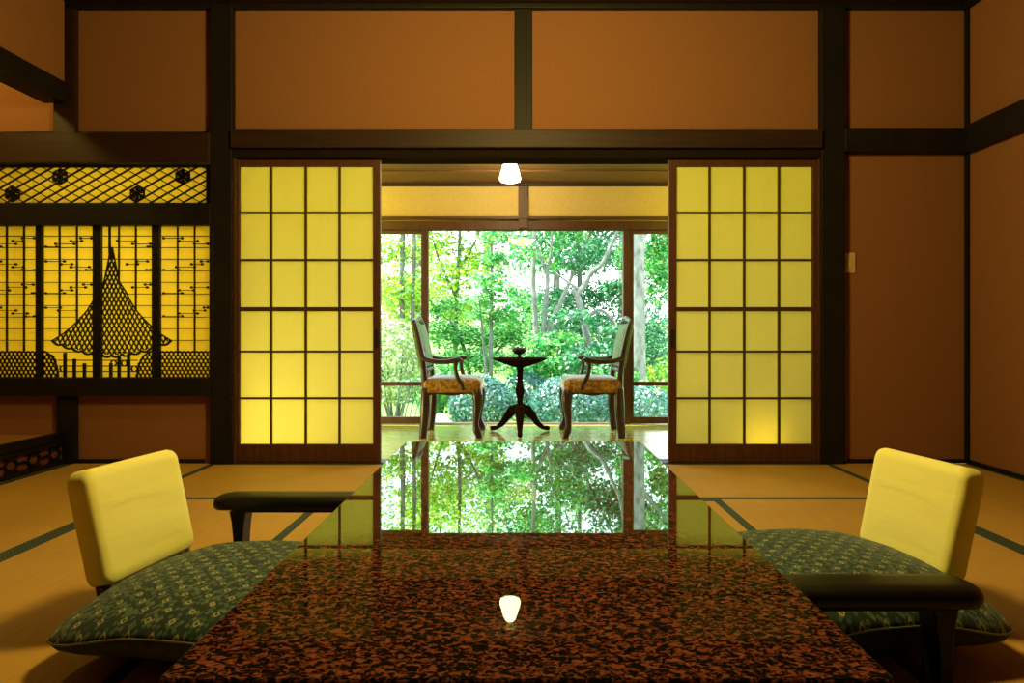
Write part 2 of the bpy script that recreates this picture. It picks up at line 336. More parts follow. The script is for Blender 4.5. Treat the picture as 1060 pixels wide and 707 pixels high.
# ------------------------------------------------------------------ shoji
def shoji(name, px0, px1, cols, rows, pullpx, label):
    e = empty(name, (X((px0+px1)/2, 4.1), 4.115, .004)); tag(e, label, 'shoji', None, 'structure')
    ox, oy, oz = e.location; Yf = 4.095
    B = lambda a, c, q0, q1, y0, y1: (X(a,Yf)-ox, X(c,Yf)-ox, y0-oy, y1-oy, Z(q1,Yf)-oz, Z(q0,Yf)-oz)
    f = MB()
    z0, z1 = 0.0, Z(163.5, Yf)-oz
    w0, w1 = X(cols[0],Yf)-ox, X(cols[-1],Yf)-ox
    e0, e1 = X(px0,Yf)-ox, X(px1,Yf)-ox
    f.box(e0, w0, -.018, .018, z0, z1); f.box(w1, e1, -.018, .018, z0, z1)
    f.box(w0, w1, -.018, .018, z0, Z(rows[-1],Yf)-oz); f.box(w0, w1, -.018, .018, Z(rows[0],Yf)-oz, z1)
    f.build('frame', M['wood_red'], e, bevel=.003)
    l = MB()
    for c in cols[1:-1]: l.box(*B(c-1, c+1, rows[0], rows[-1], Yf+.002, Yf+.022))
    for i, r in enumerate(rows[1:-1]):
        t = 2.2 if i == 2 else 1.1
        l.box(*B(cols[0], cols[-1], r-t, r+t, Yf+.004, Yf+.0225))
    l.build('lattice', M['wood_frame'], e)
    p = MB(); p.box(*B(cols[0]-1, cols[-1]+1, rows[0]-1, rows[-1]+1, Yf+.0232, Yf+.0242)); p.build('paper', M['paper'], e)
    h = MB(); h.box(*B(pullpx-2.2, pullpx+2.2, 341, 360, Yf-.0035, Yf+.002)); h.build('finger_pull', M['metal_dark'], e, bevel=.002)
R = [172, 220, 269, 320, 364, 412.5, 460]
shoji('door_1', 244, 393.5, [247.5, 280, 316, 351, 386], R, 389.5, 'lit paper shoji panel next to the shoin window, slid open')
shoji('door_2', 692.5, 847, [700.5, 735, 771, 807, 841.5], R, 696.5, 'lit paper shoji panel next to the wall switch, bright spot at its foot')

# ------------------------------------------------------------------ shoin window and transom
YS = 4.10; SW = YS/F
def sx(px): return (px-CX)*SW
def sz(py): return CH+(CY-py)*SW
def pt(px, py): return (sx(px), sz(py))
K0, K1 = YS-.004, YS+.006
# net-shaped motif: outline as half width per row
NET = [(256,.4),(268,3),(281,5.5),(292,8),(302,14.5),(312,19.5),(321.6,25.5),(330,33),(339,42),(346,51),(352.5,61.5)]
NC = 115.6
def nethalf(y):
    for (a, wa), (c, wc) in zip(NET[:-1], NET[1:]):
        if a <= y <= c: return wa+(wc-wa)*(y-a)/(c-a)
    return NET[-1][1] if y > NET[-1][0] else .3
def netpoint(u, t):
    """u -1..1 across, t 0 apex .. 1 hem"""
    bot = 352.5 + 15.5*(1-abs(u)**1.7)
    y = 256 + (bot-256)*t
    yw = 256 + (352.5-256)*t
    return (NC+u*nethalf(yw), y)
def clip(pts, x0, x1):
    out = []; cur = []
    for p in pts:
        if x0 <= p[0] <= x1: cur.append(p)
        else:
            if len(cur) > 1: out.append(cur)
            cur = []
    if len(cur) > 1: out.append(cur)
    return out
def netlines():
    ls = []; N = 90
    for sgn in (-1, 1):
        for k0 in range(-34, 35):
            k = k0+.5; pts = []
            for i in range(N+1):
                t = i/N; y = 256+112*t; q = k + sgn*(12.5*t)
                dx = q*5.3*(.62+.38*t**.7)
                ye = 352.5 + 15.5*(1-min(1, abs(dx)/61.5)**1.7)
                if abs(dx) <= nethalf(min(y, 352.5)) and y <= ye and (y < 352.5 or abs(dx) < 61): pts.append((NC+dx, y))
                else:
                    if len(pts) > 1: ls.append(pts)
                    pts = []
            if len(pts) > 1: ls.append(pts)
    for u in (-1, 1): ls.append([netpoint(u, i/40) for i in range(41)])
    return ls
NETL = netlines()
def scallops():
    ls = []; n = 12
    for j in range(n):
        u0, u1 = -1+2*j/n, -1+2*(j+1)/n
        a, c = netpoint(u0, 1), netpoint(u1, 1)
        ls.append([(a[0]+(c[0]-a[0])*q/6, a[1]+(c[1]-a[1])*q/6+2.2*math.sin(math.pi*q/6)) for q in range(7)])
    return ls
SCAL = scallops()
def hexes(mb, inside, x0, x1):
    r = 2.55; dx = r*math.sqrt(3); dy = r*1.5; j = 0; y = 366.2
    while y < 392:
        x = x0 - 2 + (dx/2 if j % 2 else 0)
        while x < x1+2:
            if inside(x, y):
                c = [(x+r*math.cos(math.pi/6+k*math.pi/3), y+r*math.sin(math.pi/6+k*math.pi/3)) for k in range(6)]
                c = [(min(max(p,x0),x1), min(q,391)) for p, q in c]
                mb.strip([pt(*p) for p in c], 1.25*SW, K0, K1, True)
            x += dx
        y += dy; j += 1
random.seed(3)
PANELS = [(-22,38,-24,41.2,[-10.6,6.9,24.7]), (44,97,41.2,101.2,[61.5,79.5]), (105,158,101.2,162.2,[113.5,123,140.5]), (166,217.5,162.2,219,[183.8,201.4])]
plab = ['shoin window panel with plain lattice and hexagon border, farthest from the shoji',
        'shoin window panel with one wing of the net motif and its tip',
        'shoin window panel with the centre and peak of the net motif',
        'shoin window panel next to the post, with the net tip and hexagon border']
CL = []
for i, (p0, p1, f0, f1, bars) in enumerate(PANELS):
    e = empty('window_%d' % (i+1), (0,0,0)); tag(e, plab[i], 'window', None, 'structure')
    off = 0 if i % 2 else .012
    f = MB(); f.box(sx(f0), sx(p0), YS-.012, YS+.014, sz(391.5), sz(232)); f.box(sx(p1), sx(f1)-.0005, YS-.012, YS+.014, sz(391.5), sz(232))
    f.build('frame', M['wood_dark'], e)
    l = MB()
    for c in bars:
        bot = 364
        if abs(c-NC) < 60 and c < 170:                      # bars stop at the net
            y = 256
            while y < 364 and nethalf(y) < abs(c-NC): y += 1
            bot = y
        l.box(sx(c-.6), sx(c+.6), YS-.004, YS+.008, sz(bot), sz(232.5))
    for k in range(11):
        y = 244.3+12*k
        h = nethalf(y)
        segs = [(p0, min(p1, NC-h)), (max(p0, NC+h), p1)] if y < 353 else [(p0, p1)]
        for a, c in segs:
            if c-a > 1: l.box(sx(a), sx(c), YS-.002, YS+.007, sz(y+.35), sz(y-.35))
    l.build('lattice', M['wood_dark'], e)
    # stepped cloud bars
    cl = MB()
    for band in (0, 2, 4, 6):
        y0 = 244.3+12*band; x = p0+2; up = random.choice((0,1)); st = 0
        while x < p1-6:
            w = random.choice((14, 18, 22)); y = y0 + 2.2 + 3*(st if up else 3-st)
            xe = min(x+w, p1-1)
            if abs((x+xe)/2-NC) > nethalf(y)+10:
                cl.box(sx(x), sx(xe), YS-.003, YS+.006, sz(y+.32), sz(y-.32))
                for q in (x+1.5, xe-1.5): cl.box(sx(q-.9), sx(q+.9), YS-.005, YS+.006, sz(y+1.2), sz(y-1.2))
            x += w*.72; st = (st+1) % 4
    cl.build('cloud_bars', M['wood_dark'], e)
    if i in (1, 2, 3):
        nb = MB()
        for ln in NETL:
            for c in clip(ln, p0-1, p1+1): nb.strip([pt(*q) for q in c], 1.0*SW, K0, K1)
        for ln in SCAL:
            for c in clip(ln, p0-1, p1+1): nb.strip([pt(*q) for q in c], 2.0*SW, K0-.002, K1)
        if i == 2:
            nb.box(sx(112.7), sx(114.5), YS-.006, YS+.006, sz(262), sz(233)); nb.box(sx(107), sx(120), YS-.006, YS+.006, sz(234.6), sz(232.4))
            nb.add([(sx(114.6), YS-.007, sz(250)), (sx(112.4), YS-.007, sz(269)), (sx(118.8), YS-.007, sz(269))], [(0,1,2)])
        nb.build('net_motif', M['wood_dark'], e)
    hb = MB()
    if i in (0, 3):
        hexes(hb, lambda x, y: True, p0, p1); hb.strip([pt(p0,364.5), pt(p1,364.5)], 1.4*SW, K0, K1)
    elif i == 1:
        hexes(hb, lambda x, y: ((x-44)/16)**2+((391-y)/27)**2 < .95, p0, 62)
        hb.strip([pt(44+16*math.cos(a*math.pi/24), 391-27*math.sin(a*math.pi/24)) for a in range(13)], 1.4*SW, K0, K1)
    else:
        hexes(hb, lambda x, y: ((x-158)/16)**2+((391-y)/27)**2 < .95, 141, p1)
        hb.strip([pt(158-16*math.cos(a*math.pi/24), 391-27*math.sin(a*math.pi/24)) for a in range(13)], 1.4*SW, K0, K1)
    hb.build('hexagon_border', M['wood_dark'], e)
    if i in (1, 2):
        q = MB()
        for c, t in ([(67.3,365),(77,371.5),(87.5,376)] if i == 1 else [(114.8,376),(123.3,367.5),(133.3,366)]):
            q.box(sx(c-1.4), sx(c+1.4), YS-.006, YS+.006, sz(391.5), sz(t))
        for y in (373, 379, 384.6): q.box(sx(p0+(16 if i == 1 else 0)), sx(p1-(0 if i == 1 else 16)), YS-.002, YS+.005, sz(y+.5), sz(y-.5))
        for c, y in ([(65,381.8)] if i == 1 else [(117.5,376),(128.5,376),(139,381.8)]):
            q.strip([pt(c+2.9*math.cos(a*math.pi/6), y+2.9*math.sin(a*math.pi/6)) for a in range(12)], .9*SW, K0, K1, True)
        q.build('waterside_posts', M['wood_dark'], e)
    p = MB(); p.box(sx(f0)+.001, sx(f1)-.002, YS+.0145, YS+.0155, sz(391.5), sz(232)); p.build('paper', M['paper_w'], e)
# transom
e = empty('window_5', (0,0,0)); tag(e, 'diagonal lattice transom with dark flower ornaments above the shoin window', 'transom', None, 'structure')
f = MB(); f.box(-3.69, sx(216.5), YS-.006, YS+.014, sz(173.2), sz(171)); f.box(-3.69, sx(216.5), YS-.006, YS+.014, sz(211), sz(210)); f.box(sx(213.7), sx(217), YS-.006, YS+.014, sz(211), sz(171)); f.build('frame', M['wood_dark'], e)
l = MB(); y0, y1 = 172.8, 210.4; sl = .57; run = (y1-y0)/sl
def diag(a, sgn):
    p, q = (a, y1), (a+run, y0)
    if sgn < 0: p, q = (a, y0), (a+run, y1)
    if p[0] > 214: return None
    if q[0] > 214:
        t = (214-p[0])/(q[0]-p[0]); q = (214, p[1]+(q[1]-p[1])*t)
    return [p, q]
a = -110
while a < 216:
    s1 = diag(a, 1)
    if s1: l.strip([pt(*s1[0]), pt(*s1[1])], 1.5*SW, K0-.003, K1-.003)
    s2 = diag(a+4, -1)
    if s2: l.strip([pt(*s2[0]), pt(*s2[1])], .95*SW, K0+.002, K1)
    a += 16.6
l.build('lattice', M['wood_dark'], e)
for cx, cy in ((14,201), (63,183.2), (143,201), (190,183.2)):
    o = MB()
    for k in range(6):
        a0 = math.pi/6+k*math.pi/3; d = (math.cos(a0), math.sin(a0)); n = (-d[1], d[0])
        P = lambda r, w: pt(cx+d[0]*r+n[0]*w, cy+d[1]*r+n[1]*w)
        c = [P(1.2,0), P(5,2.5), P(9,0), P(5,-2.5)]
        o.add([(x, YS-.011, z) for x, z in c], [(0,1,2,3)]); o.add([(x, YS-.004, z) for x, z in c], [(0,1,2,3)])
        a1 = a0+math.pi/3
        o.strip([pt(cx+8*math.cos(a0), cy+8*math.sin(a0)), pt(cx+8*math.cos(a1), cy+8*math.sin(a1))], 1.5*SW, YS-.011, YS-.004)
        o.strip([pt(cx, cy), pt(cx+8*d[0], cy+8*d[1])], 1.6*SW, YS-.011, YS-.004)
    o.strip([pt(cx+2*math.cos(q), cy+2*math.sin(q)) for q in [k*math.pi/4 for k in range(8)]], 1.8*SW, YS-.012, YS-.004, True)
    o.build('flower_ornament', M['wood_dark'], e)
p = MB(); p.box(-3.69, sx(216), YS+.0145, YS+.0155, sz(210.5), sz(172)); p.build('paper', M['paper_w'], e)
# unseen light box added behind the shoin window to light its paper
b = MB(); b.box(-3.78, -1.74, 4.78, 4.84, .2, 2.1); b.box(-3.78, -3.7, YA+.08, 4.78, .2, 2.1); b.box(-1.80, -1.74, YA+.1, 4.78, .2, 2.1)
b.box(-3.7, -1.80, YA+.082, 4.78, .2, .26); b.box(-3.7, -1.80, YA+.082, 4.78, 2.04, 2.1)
struct('wall_light_box', b, M['box'], 'added pale light box behind the shoin window paper', 'wall')

# wall switch
e = empty('light_switch', (X(879.5,4.1), YA, Z(272,4.1))); tag(e, 'small cream switch plate on the brown wall beside the dark post', 'switch')
w, h = 6.2*4.1/F, 10.5*4.1/F
MB().box(-w, w, -.009, 0, -h, h).build('cover_plate', M['cream_plastic'], e, bevel=.003)
MB().box(-w*.4, w*.4, -.013, -.009, -h*.55, h*.55).build('rocker', M['cream_plastic'], e, bevel=.002)

# ------------------------------------------------------------------ veranda
YW = 5.81
b = MB(); b.box(-2.9, 2.75, YA+.115, YW+.1, -.08, 0); struct('floor_veranda', b, M['veranda_floor'], 'polished wooden veranda floor reflecting the garden', 'floor')
b = MB()
for i in range(8):
    ya, yb = 4.2+i*.21, 4.2+(i+1)*.21
    za, zb = 2.145-.112*(ya-4.2), 2.145-.112*(yb-4.2); d = .012*(i % 2)
    vs = [(x, y, z+t+d) for x in (-2.9, 2.75) for (y, z) in ((ya, za), (yb, zb)) for t in (0, .05)]
    b.add(vs, [(0,1,3,2),(4,6,7,5),(0,4,5,1),(2,3,7,6),(0,2,6,4),(1,5,7,3)])
struct('ceiling_veranda', b, M['wood_ceiling'], 'low sloping board ceiling over the veranda', 'ceiling')
zt, zb_ = Z(193,YW), Z(229.5,YW)
b = MB(); b.box(-2.9, 2.75, YW, YW+.1, zb_, 2.2); struct('wall_veranda', b, M['wall_v'], 'cream wall strip above the garden window', 'wall')
b = MB(); b.box(-2.98, -2.9, 4.2, YW+.1, -.08, 2.25); b.box(2.75, 2.83, 4.2, YW+.1, -.08, 2.25); b.box(-2.9,-2.2,YW,YW+.1,0,zb_); b.box(2.1,2.75,YW,YW+.1,0,zb_)
b.box(-2.9, 2.75, 4.19, 4.2, 1.9, 2.25)
struct('wall_veranda_end', b, M['wall_v'], 'cream end walls of the veranda', 'wall')
yw = YW-.03
trim(MB().box(X(536.5,yw), X(547,yw), yw, YW+.02, Z(236,yw), 1.975), M['wood_frame'], 'short post in the middle of the cream strip above the garden window')
trim(MB().box(-2.2, 2.1, yw-.01, YW+.04, Z(227,yw), Z(224,yw)), M['wood_frame'], 'thin rail under the cream strip', .002)
trim(MB().box(-2.2, 2.1, YW-.015, YW+.06, Z(238,YW), Z(229,YW)), M['wood_frame'], 'brown head rail of the garden window')
trim(MB().box(-2.9, 2.75, yw, yw+.01, 1.955, 1.985), M['wood_dark_x'], 'dark cornice where the veranda ceiling meets the cream strip', .002)
trim(MB().box(X(437,YW), X(443.5,YW), YW-.02, YW+.06, 0, Z(236,YW)), M['wood_frame'], 'brown window post behind the armchair on the alcove side')
trim(MB().box(X(645,YW), X(651,YW), YW-.02, YW+.06, 0, Z(236,YW)), M['wood_frame'], 'brown window post behind the armchair on the wall switch side')
trim(MB().box(-2.2, 2.1, YW+.06, YW+.12, -.08, .004), M['wood_frame'], 'low sill along the garden edge of the veranda')
def sash(name, x0, x1, label, rails=True):
    e = empty(name, (0,0,0)); tag(e, label, 'window', None, 'structure'); f = MB()
    z0, z1 = .004, Z(238,YW)
    s = .04
    if rails:
        f.box(x0, x0+s, YW, YW+.035, z0, z1); f.box(x1-s*.25, x1, YW, YW+.035, z0, z1)
        f.box(x0, x1, YW+.001, YW+.034, Z(242,YW), z1); f.box(x0, x1, YW+.001, YW+.034, Z(399.5,YW), Z(395,YW)); f.box(x0, x1, YW+.001, YW+.034, z0, Z(431.5,YW))
    else:
        f.box(x0, x1, YW+.001, YW+.034, z1-.006, z1); f.box(x0, x1, YW+.001, YW+.034, 0, .006)
    f.build('frame', M['wood_frame'], e, bevel=.003)
    g = MB(); g.add([(x0+.005, YW+.018, z0+.005), (x1-.005, YW+.018, z0+.005), (x1-.005, YW+.018, z1-.005), (x0+.005, YW+.018, z1-.005)], [(0,1,2,3)])
    g.build('pane', M['glass'], e)
sash('window_6', -2.2, X(437,YW), 'narrow garden window with rails behind the armchair on the alcove side')
sash('window_7', X(443.5,YW), X(645,YW), 'wide clear garden window behind the tripod table', False)
sash('window_8', X(651,YW), 2.1, 'narrow garden window with rails showing the thick pale trunk')

# ceiling lamp
lx, ly = X(528,5.03), 5.03
e = empty('ceiling_lamp', (lx, ly, 2.055)); tag(e, 'small lit bell-shaped glass lamp under the veranda ceiling', 'lamp')
MB().lathe([(.0,-.002),(.05,-.002),(.052,-.012),(.046,-.022),(.018,-.03),(.018,-.085),(.0,-.085)], n=24).build('lamp_base', noisy('lamp_base_porcelain', (.45,.33,.2),(.5,.37,.22)), e, smooth=True)
MB().lathe([(.0,-.064),(.026,-.066),(.036,-.076),(.047,-.10),(.060,-.14),(.070,-.175),(.075,-.20),(.070,-.215),(.055,-.222),(.0,-.224)], n=28).build('lamp_shade', M['lampglass'], e, smooth=True)

# ------------------------------------------------------------------ armchairs on the veranda
def spline(pts, n=6):
    P = [Vector(p) for p in pts]; out = []
    for i in range(len(P)-1):
        p0, p1, p2, p3 = P[max(i-1,0)], P[i], P[i+1], P[min(i+2,len(P)-1)]
        for k in range(n):
            t = k/n
            out.append(.5*((2*p1)+(p2-p0)*t+(2*p0-5*p1+4*p2-p3)*t*t+(3*p1-p0-3*p2+p3)*t**3))
    out.append(P[-1]); return out
def sp_tube(mb, pr, n=10, k=5, flat=1):
    s = spline([(a,b_,c,) for a,b_,c,r in pr], k); r = [v.x for v in spline([(q[3],0,0) for q in pr], k)]
    mb.tube(s, r, n, flat); return mb
def rrect(w, h, r, n=6):
    pts = []
    for cx, cy, a in ((w/2-r, h/2-r, 0), (-w/2+r, h/2-r, 90), (-w/2+r, -h/2+r, 180), (w/2-r, -h/2+r, 270)):
        for k in range(n+1):
            t = math.radians(a+90*k/n); pts.append((cx+r*math.cos(t), cy+r*math.sin(t)))
    return pts
def make_armchair():
    e = empty('armchair', (0,0,0)); W = M['wood_chair']; hw = .24
    # seat rail with curved lower edge
    b = MB()
    for s in (-1, 1):
        for i in range(8):
            x0, x1 = -.195+i*.05, -.195+(i+1)*.05
            d0 = .018*math.cos(math.pi*(i/8-.5)*2)**2; d1 = .018*math.cos(math.pi*((i+1)/8-.5)*2)**2
            y0, y1 = s*(hw-.03), s*hw
            vs = [(x0,y0,.305-d0*.8+.012),(x1,y0,.305-d1*.8+.012),(x1,y0,.326),(x0,y0,.326),(x0,y1,.305-d0*.8+.012),(x1,y1,.305-d1*.8+.012),(x1,y1,.326),(x0,y1,.326)]
            b.add(vs, [(0,1,2,3),(7,6,5,4),(0,4,5,1),(3,2,6,7),(0,3,7,4),(1,5,6,2)])
    b.box(.185, .205, -hw+.01, hw-.01, .30, .326); b.box(-.205, -.18, -hw+.01, hw-.01, .30, .36)
    b.build('seat_rail', W, e)
    # seat
    rings = []
    for inset, z in ((.012,.322),(-.003,.33),(0,.355),(0,.395),(.006,.412),(.025,.424),(.07,.432),(.15,.436)):
        rings.append([(x*1.0+.003, y, z) for x, y in rrect(.415-2*inset, .485-2*inset, max(.03-inset*.1,.012))])
    MB().loops(rings).build('seat', M['damask'], e, smooth=True)
    for s in (-1, 1):
        y = s*(hw-.022)
        sp_tube(MB(), [(.180,y,.345,.034),(.187,y*1.01,.30,.040),(.188,y*1.02,.24,.034),(.180,y,.16,.026),(.176,y,.095,.022),(.182,y,.055,.028),(.196,y*1.02,.025,.027),(.200,y*1.03,.0,.024)]).build('leg', W, e, smooth=True)
        sp_tube(MB(), [(-.188,y,.36,.03),(-.188,y,.25,.036),(-.195,y,.12,.032),(-.207,y,.0,.029)]).build('leg', W, e, smooth=True)
        b = MB(); sp_tube(b, [(-.215,y*1.0,.575,.019),(-.14,y*1.08,.553,.017),(-.05,y*1.12,.547,.017),(.02,y*1.12,.555,.019),(.055,y*1.12,.562,.021),(.07,y*1.12,.552,.017)])
        sp_tube(b, [(.035,y*1.12,.55,.016),(.032,y*1.12,.50,.015),(.045,y*1.1,.44,.016),(.075,y*1.08,.385,.018),(.085,y*1.06,.345,.018)])
        b.build('arm', W, e, smooth=True)
    b = MB()
    for s in (-1, 1):
        y = s*(hw-.03)
        sp_tube(b, [(-.19,y,.345,.024),(-.195,y,.45,.021),(-.208,y,.56,.021),(-.235,y,.70,.018),(-.262,y,.81,.016),(-.275,y*.99,.845,.013)])
    sp_tube(b, [(-.275,-hw+.03,.835,.014),(-.268,-.12,.845,.018),(-.266,0,.862,.021),(-.268,.12,.845,.018),(-.275,hw-.03,.835,.014)])
    b.tube([(-.197,-hw+.03,.48),(-.197,hw-.03,.48)], .017, 8)
    b.build('back_frame', W, e, smooth=True)
    rings = []
    hgt = .335; ang = math.atan2(.068, .34)
    for inset, t in ((.01,-.03),(0,-.02),(0,.005),(.012,.02),(.05,.032),(.11,.037)):
        rings.append([(-.236 - v*math.sin(ang)+t*math.cos(ang), u, .66+v*math.cos(ang)+t*math.sin(ang)) for u, v in rrect(.40-2*inset, hgt-2*inset, .025)])
    MB().loops(rings).build('back_cushion', M['green_back'], e, smooth=True)
    return e
ac = make_armchair(); ac.location = (-.505, 5.29, 0)
tag(ac, 'carved wooden armchair with gold damask seat on the alcove side of the tripod table', 'armchair', 'armchairs on the veranda')
a2 = copy_tree(ac); a2.location = (.515, 5.29, 0); a2.rotation_euler = (0,0,math.pi)
tag(a2, 'carved wooden armchair with gold damask seat on the thick-trunk side of the tripod table', 'armchair', 'armchairs on the veranda')

# tripod table
tx, ty = -.013, 5.31
e = empty('tripod_table', (tx, ty, 0)); tag(e, 'round dark wooden tripod table standing between the two armchairs', 'table')
MB().lathe([(0,.562),(.19,.562),(.203,.566),(.205,.560),(.198,.553),(.165,.540),(.125,.523),(.08,.508),(.045,.498),(0,.496)][::-1], n=40).build('tabletop', M['wood_table'], e, smooth=True)
MB().lathe([(0,.13),(.03,.135),(.036,.16),(.036,.205),(.026,.215),(.020,.235),(.024,.27),(.033,.305),(.034,.325),(.028,.355),(.022,.39),(.021,.45),(.026,.49),(.04,.505),(0,.506)], n=24).build('column', M['wood_table'], e, smooth=True)
for k in range(3):
    a = -math.pi/2+k*2*math.pi/3; d = (math.cos(a), math.sin(a))
    pr = [(.015,.185,.036),(.065,.172,.038),(.11,.125,.030),(.155,.066,.022),(.20,.03,.016),(.24,.022,.019),(.255,.018,.017)]
    b = MB(); b.tube([(d[0]*r, d[1]*r, z) for r, z in [(p[0], p[1]) for p in pr]], [p[2] for p in pr], 10); b.build('leg', M['wood_table'], e, smooth=True)
# ornament on it
e = empty('ornamental_dish', (X(537.5,ty), ty, .5665)); tag(e, 'small dark footed dish with flared rim and a leaf sprig on the tripod table', 'dish')
MB().lathe([(0,0),(.028,0),(.026,.007),(.012,.014),(.012,.024),(.035,.032),(.050,.048),(.062,.075),(.058,.076),(.043,.055),(.02,.045),(0,.043)], n=24).build('bowl', M['metal_dark'], e, smooth=True)
b = MB()
for k in range(7):
    a = k*.9; r = .024
    b.tube([(0,0,.043),(r*.5*math.cos(a),r*.5*math.sin(a),.07),(r*math.cos(a),r*math.sin(a),.095+.006*k)], .0022, 5)
    c = Vector((r*math.cos(a), r*math.sin(a), .095+.006*k)); d = Vector((math.cos(a), math.sin(a), .6)).normalized()*.03; n = Vector((-math.sin(a), math.cos(a), 0))*.011
    b.add([c, c+d*.5+n, c+d, c+d*.5-n], [(0,1,2,3)])
b.build('sprig', M['leaf_deep'], e)

# ------------------------------------------------------------------ low lacquer table
tc = empty('low_table', (.006, 1.77, 0)); tag(tc, 'long low dining table with glossy red and black mottled lacquer top', 'table')
HW, HLn = .449, .922
rings = []
out = lambda i: rrect(2*(HW-i), 2*(HLn-i), .018-i*.5, 5)
for i, z in ((.012,.300),(.002,.303),(0,.308),(0,.338),(.0015,.3435),(.005,.346)):
    rings.append([(x, y, z) for x, y in out(i)])
MB().loops(rings).build('tabletop', M['lacquer'], tc)
b = MB(); b.box(-HW+.07, HW-.07, -HLn+.09, -HLn+.11, .24, .2995); b.box(-HW+.07, HW-.07, HLn-.11, HLn-.09, .24, .2995)
b.box(-HW+.07, -HW+.09, -HLn+.11, HLn-.11, .24, .2995); b.box(HW-.09, HW-.07, -HLn+.11, HLn-.11, .24, .2995); b.build('apron', M['black_lacquer'], tc, bevel=.003)
for sx_ in (-1, 1):
    for sy in (-1, 1):
        rg = []
        for z, w in ((.001,.036),(.02,.034),(.08,.028),(.16,.03),(.22,.04),(.2995,.042)):
            rg.append([(sx_*(HW-.09)+x, sy*(HLn-.11)+y, z) for x, y in rrect(2*w, 2*w, .008, 2)])
        MB().loops(rg).build('leg', M['black_lacquer'], tc)

# ------------------------------------------------------------------ floor chairs, cushions, armrests
def make_zaisu():
    """faces +x, origin on the floor under the middle of the backrest line"""
    e = empty('floor_chair', (0,0,0))
    rings = []
    for i, z in ((.012,.002),(0,.012),(0,.036),(.012,.048),(.05,.05)):
        rings.append([(x+.2, y, z) for x, y in rrect(.44-2*i, .41-2*i, .04)])
    MB().loops(rings).build('seat', M['zabuton_dark'], e, smooth=True)
    tilt = math.radians(13)
    def slab(w, h, t, r, v0, infl, prof, bow=.25):
        rg = []
        for inset, tt in prof:
            ring = []
            for u, v in rrect(w-2*inset, h-2*inset, max(r-inset*.6,.004), 8):
                vv = v+v0+h/2; th = tt + bow*u*u + infl*math.sin(7*u+3*v+tt*40)
                ring.append((-.012 - vv*math.sin(tilt)+th*math.cos(tilt), u*(1+.06*(vv-.2)), .012+vv*math.cos(tilt)+th*math.sin(tilt)))
            rg.append(ring)
        return MB().loops(rg)
    prof = [(.12,-.026),(.04,-.026),(.012,-.024),(.003,-.018),(0,-.008),(0,.008),(.003,.018),(.012,.024),(.04,.027),(.12,.028)]
    slab(.335, .365, .05, .03, .02, .0, prof).build('backrest', M['brocade'], e, smooth=True)
    prof2 = [(.12,-.033),(.03,-.033),(.010,-.0315),(.003,-.026),(0,-.016),(0,.016),(.003,.026),(.010,.0315),(.03,.034),(.12,.036)]
    slab(.36, .30, .07, .034, .108, .0018, prof2).build('back_cover', M['cover'], e, smooth=True)
    return e
def make_zabuton():
    e = empty('floor_cushion', (0,0,0)); N = 80
    def ring(s):
        pts = []
        for k in range(N):
            a = 2*math.pi*k/N; c, q = math.cos(a), math.sin(a)
            p = 7.0
            r = 1/(abs(c)**p+abs(q)**p)**(1/p)
            corner = (abs(c*q)*2)**6
            r *= (1+.03*corner*s)
            pts.append((.312*r*c*s, .312*r*q*s, -.030*(abs(c*q)*2)**4*s**3))
        return pts
    top = []; bot = []
    for s in (1, .99, .97, .94, .9, .82, .7, .5, .25, .08):
        top.append([(x, y, .052+d+.062*(1-s**3.2)**.62) for x, y, d in ring(s)])
    for s, z in ((.5,.0), (.86,.0), (.95,.006), (.985,.022), (1.0,.042), (1,.052)):
        bot.append([(x, y, z+d*(z/.052)) for x, y, d in ring(s)])
    MB().loops(bot+[]).build('underside', M['zabuton_dark'], e, smooth=True)
    MB().loops(top).build('top_cloth', M['zabuton'], e, smooth=True)
    b = MB(); r1 = ring(1.003); b.tube([(x, y, .052+d) for x, y, d in r1+[r1[0]]], .0022, 6, cap=False); b.build('piping', noisy('cushion_piping',(.10,.11,.06),(.16,.16,.09)), e, smooth=True)
    return e
def make_kyosoku():
    e = empty('armrest_stand', (0,0,0)); n = 10; hl, hd = .265, .064
    def outline(i):
        r = hd-i; pts = []
        for sgn in (1, -1):
            for k in range(n+1):
                a = math.radians(-90+180*k/n)
                pts.append((sgn*(hl-.055)+sgn*(.055-i)*math.cos(a), sgn*r*math.sin(a)*(1)))
        return pts
    rings = []
    for i, z in ((.02,.195),(.006,.197),(0,.206),(0,.218),(.005,.229),(.016,.235),(.04,.237)):
        rings.append([(x, y, z-.10*max(0, abs(x)-.19)**1.3) for x, y in outline(i)])
    MB().loops(rings).build('top_board', M['black_lacquer'], e, smooth=True)
    MB().box(-.19, .19, -.035, .035, .183, .196).build('underframe', M['black_lacquer'], e, bevel=.003)
    for s in (-1, 1):
        rg = []
        for z, w, dx in ((.0,.020,.0),(.012,.018,.0),(.05,.0135,0),(.10,.0155,0),(.15,.020,.0),(.185,.027,.0)):
            rg.append([(s*.178+dx+x, y, z+.001) for x, y in rrect(2*w, .075, .006, 2)])
        MB().loops(rg).build('leg', M['black_lacquer'], e)
    return e
A = math.radians(9.5)
z1 = make_zaisu(); z1.location = (-1.0, 1.93, 0); z1.rotation_euler = (0,0,-A)
tag(z1, 'low floor chair with yellow-lit back cover on the alcove side of the table', 'floor chair', 'floor chairs at the low table')
z2 = copy_tree(z1); z2.location = (1.045, 1.965, 0); z2.rotation_euler = (0,0,math.pi+A)
tag(z2, 'low floor chair with yellow-lit back cover on the wall switch side of the table', 'floor chair', 'floor chairs at the low table')
c1 = make_zabuton(); c1.scale = (1.03, 1.03, 1.06); c1.location = (-.712, 1.82, .051); c1.rotation_euler = (0,0,-A)
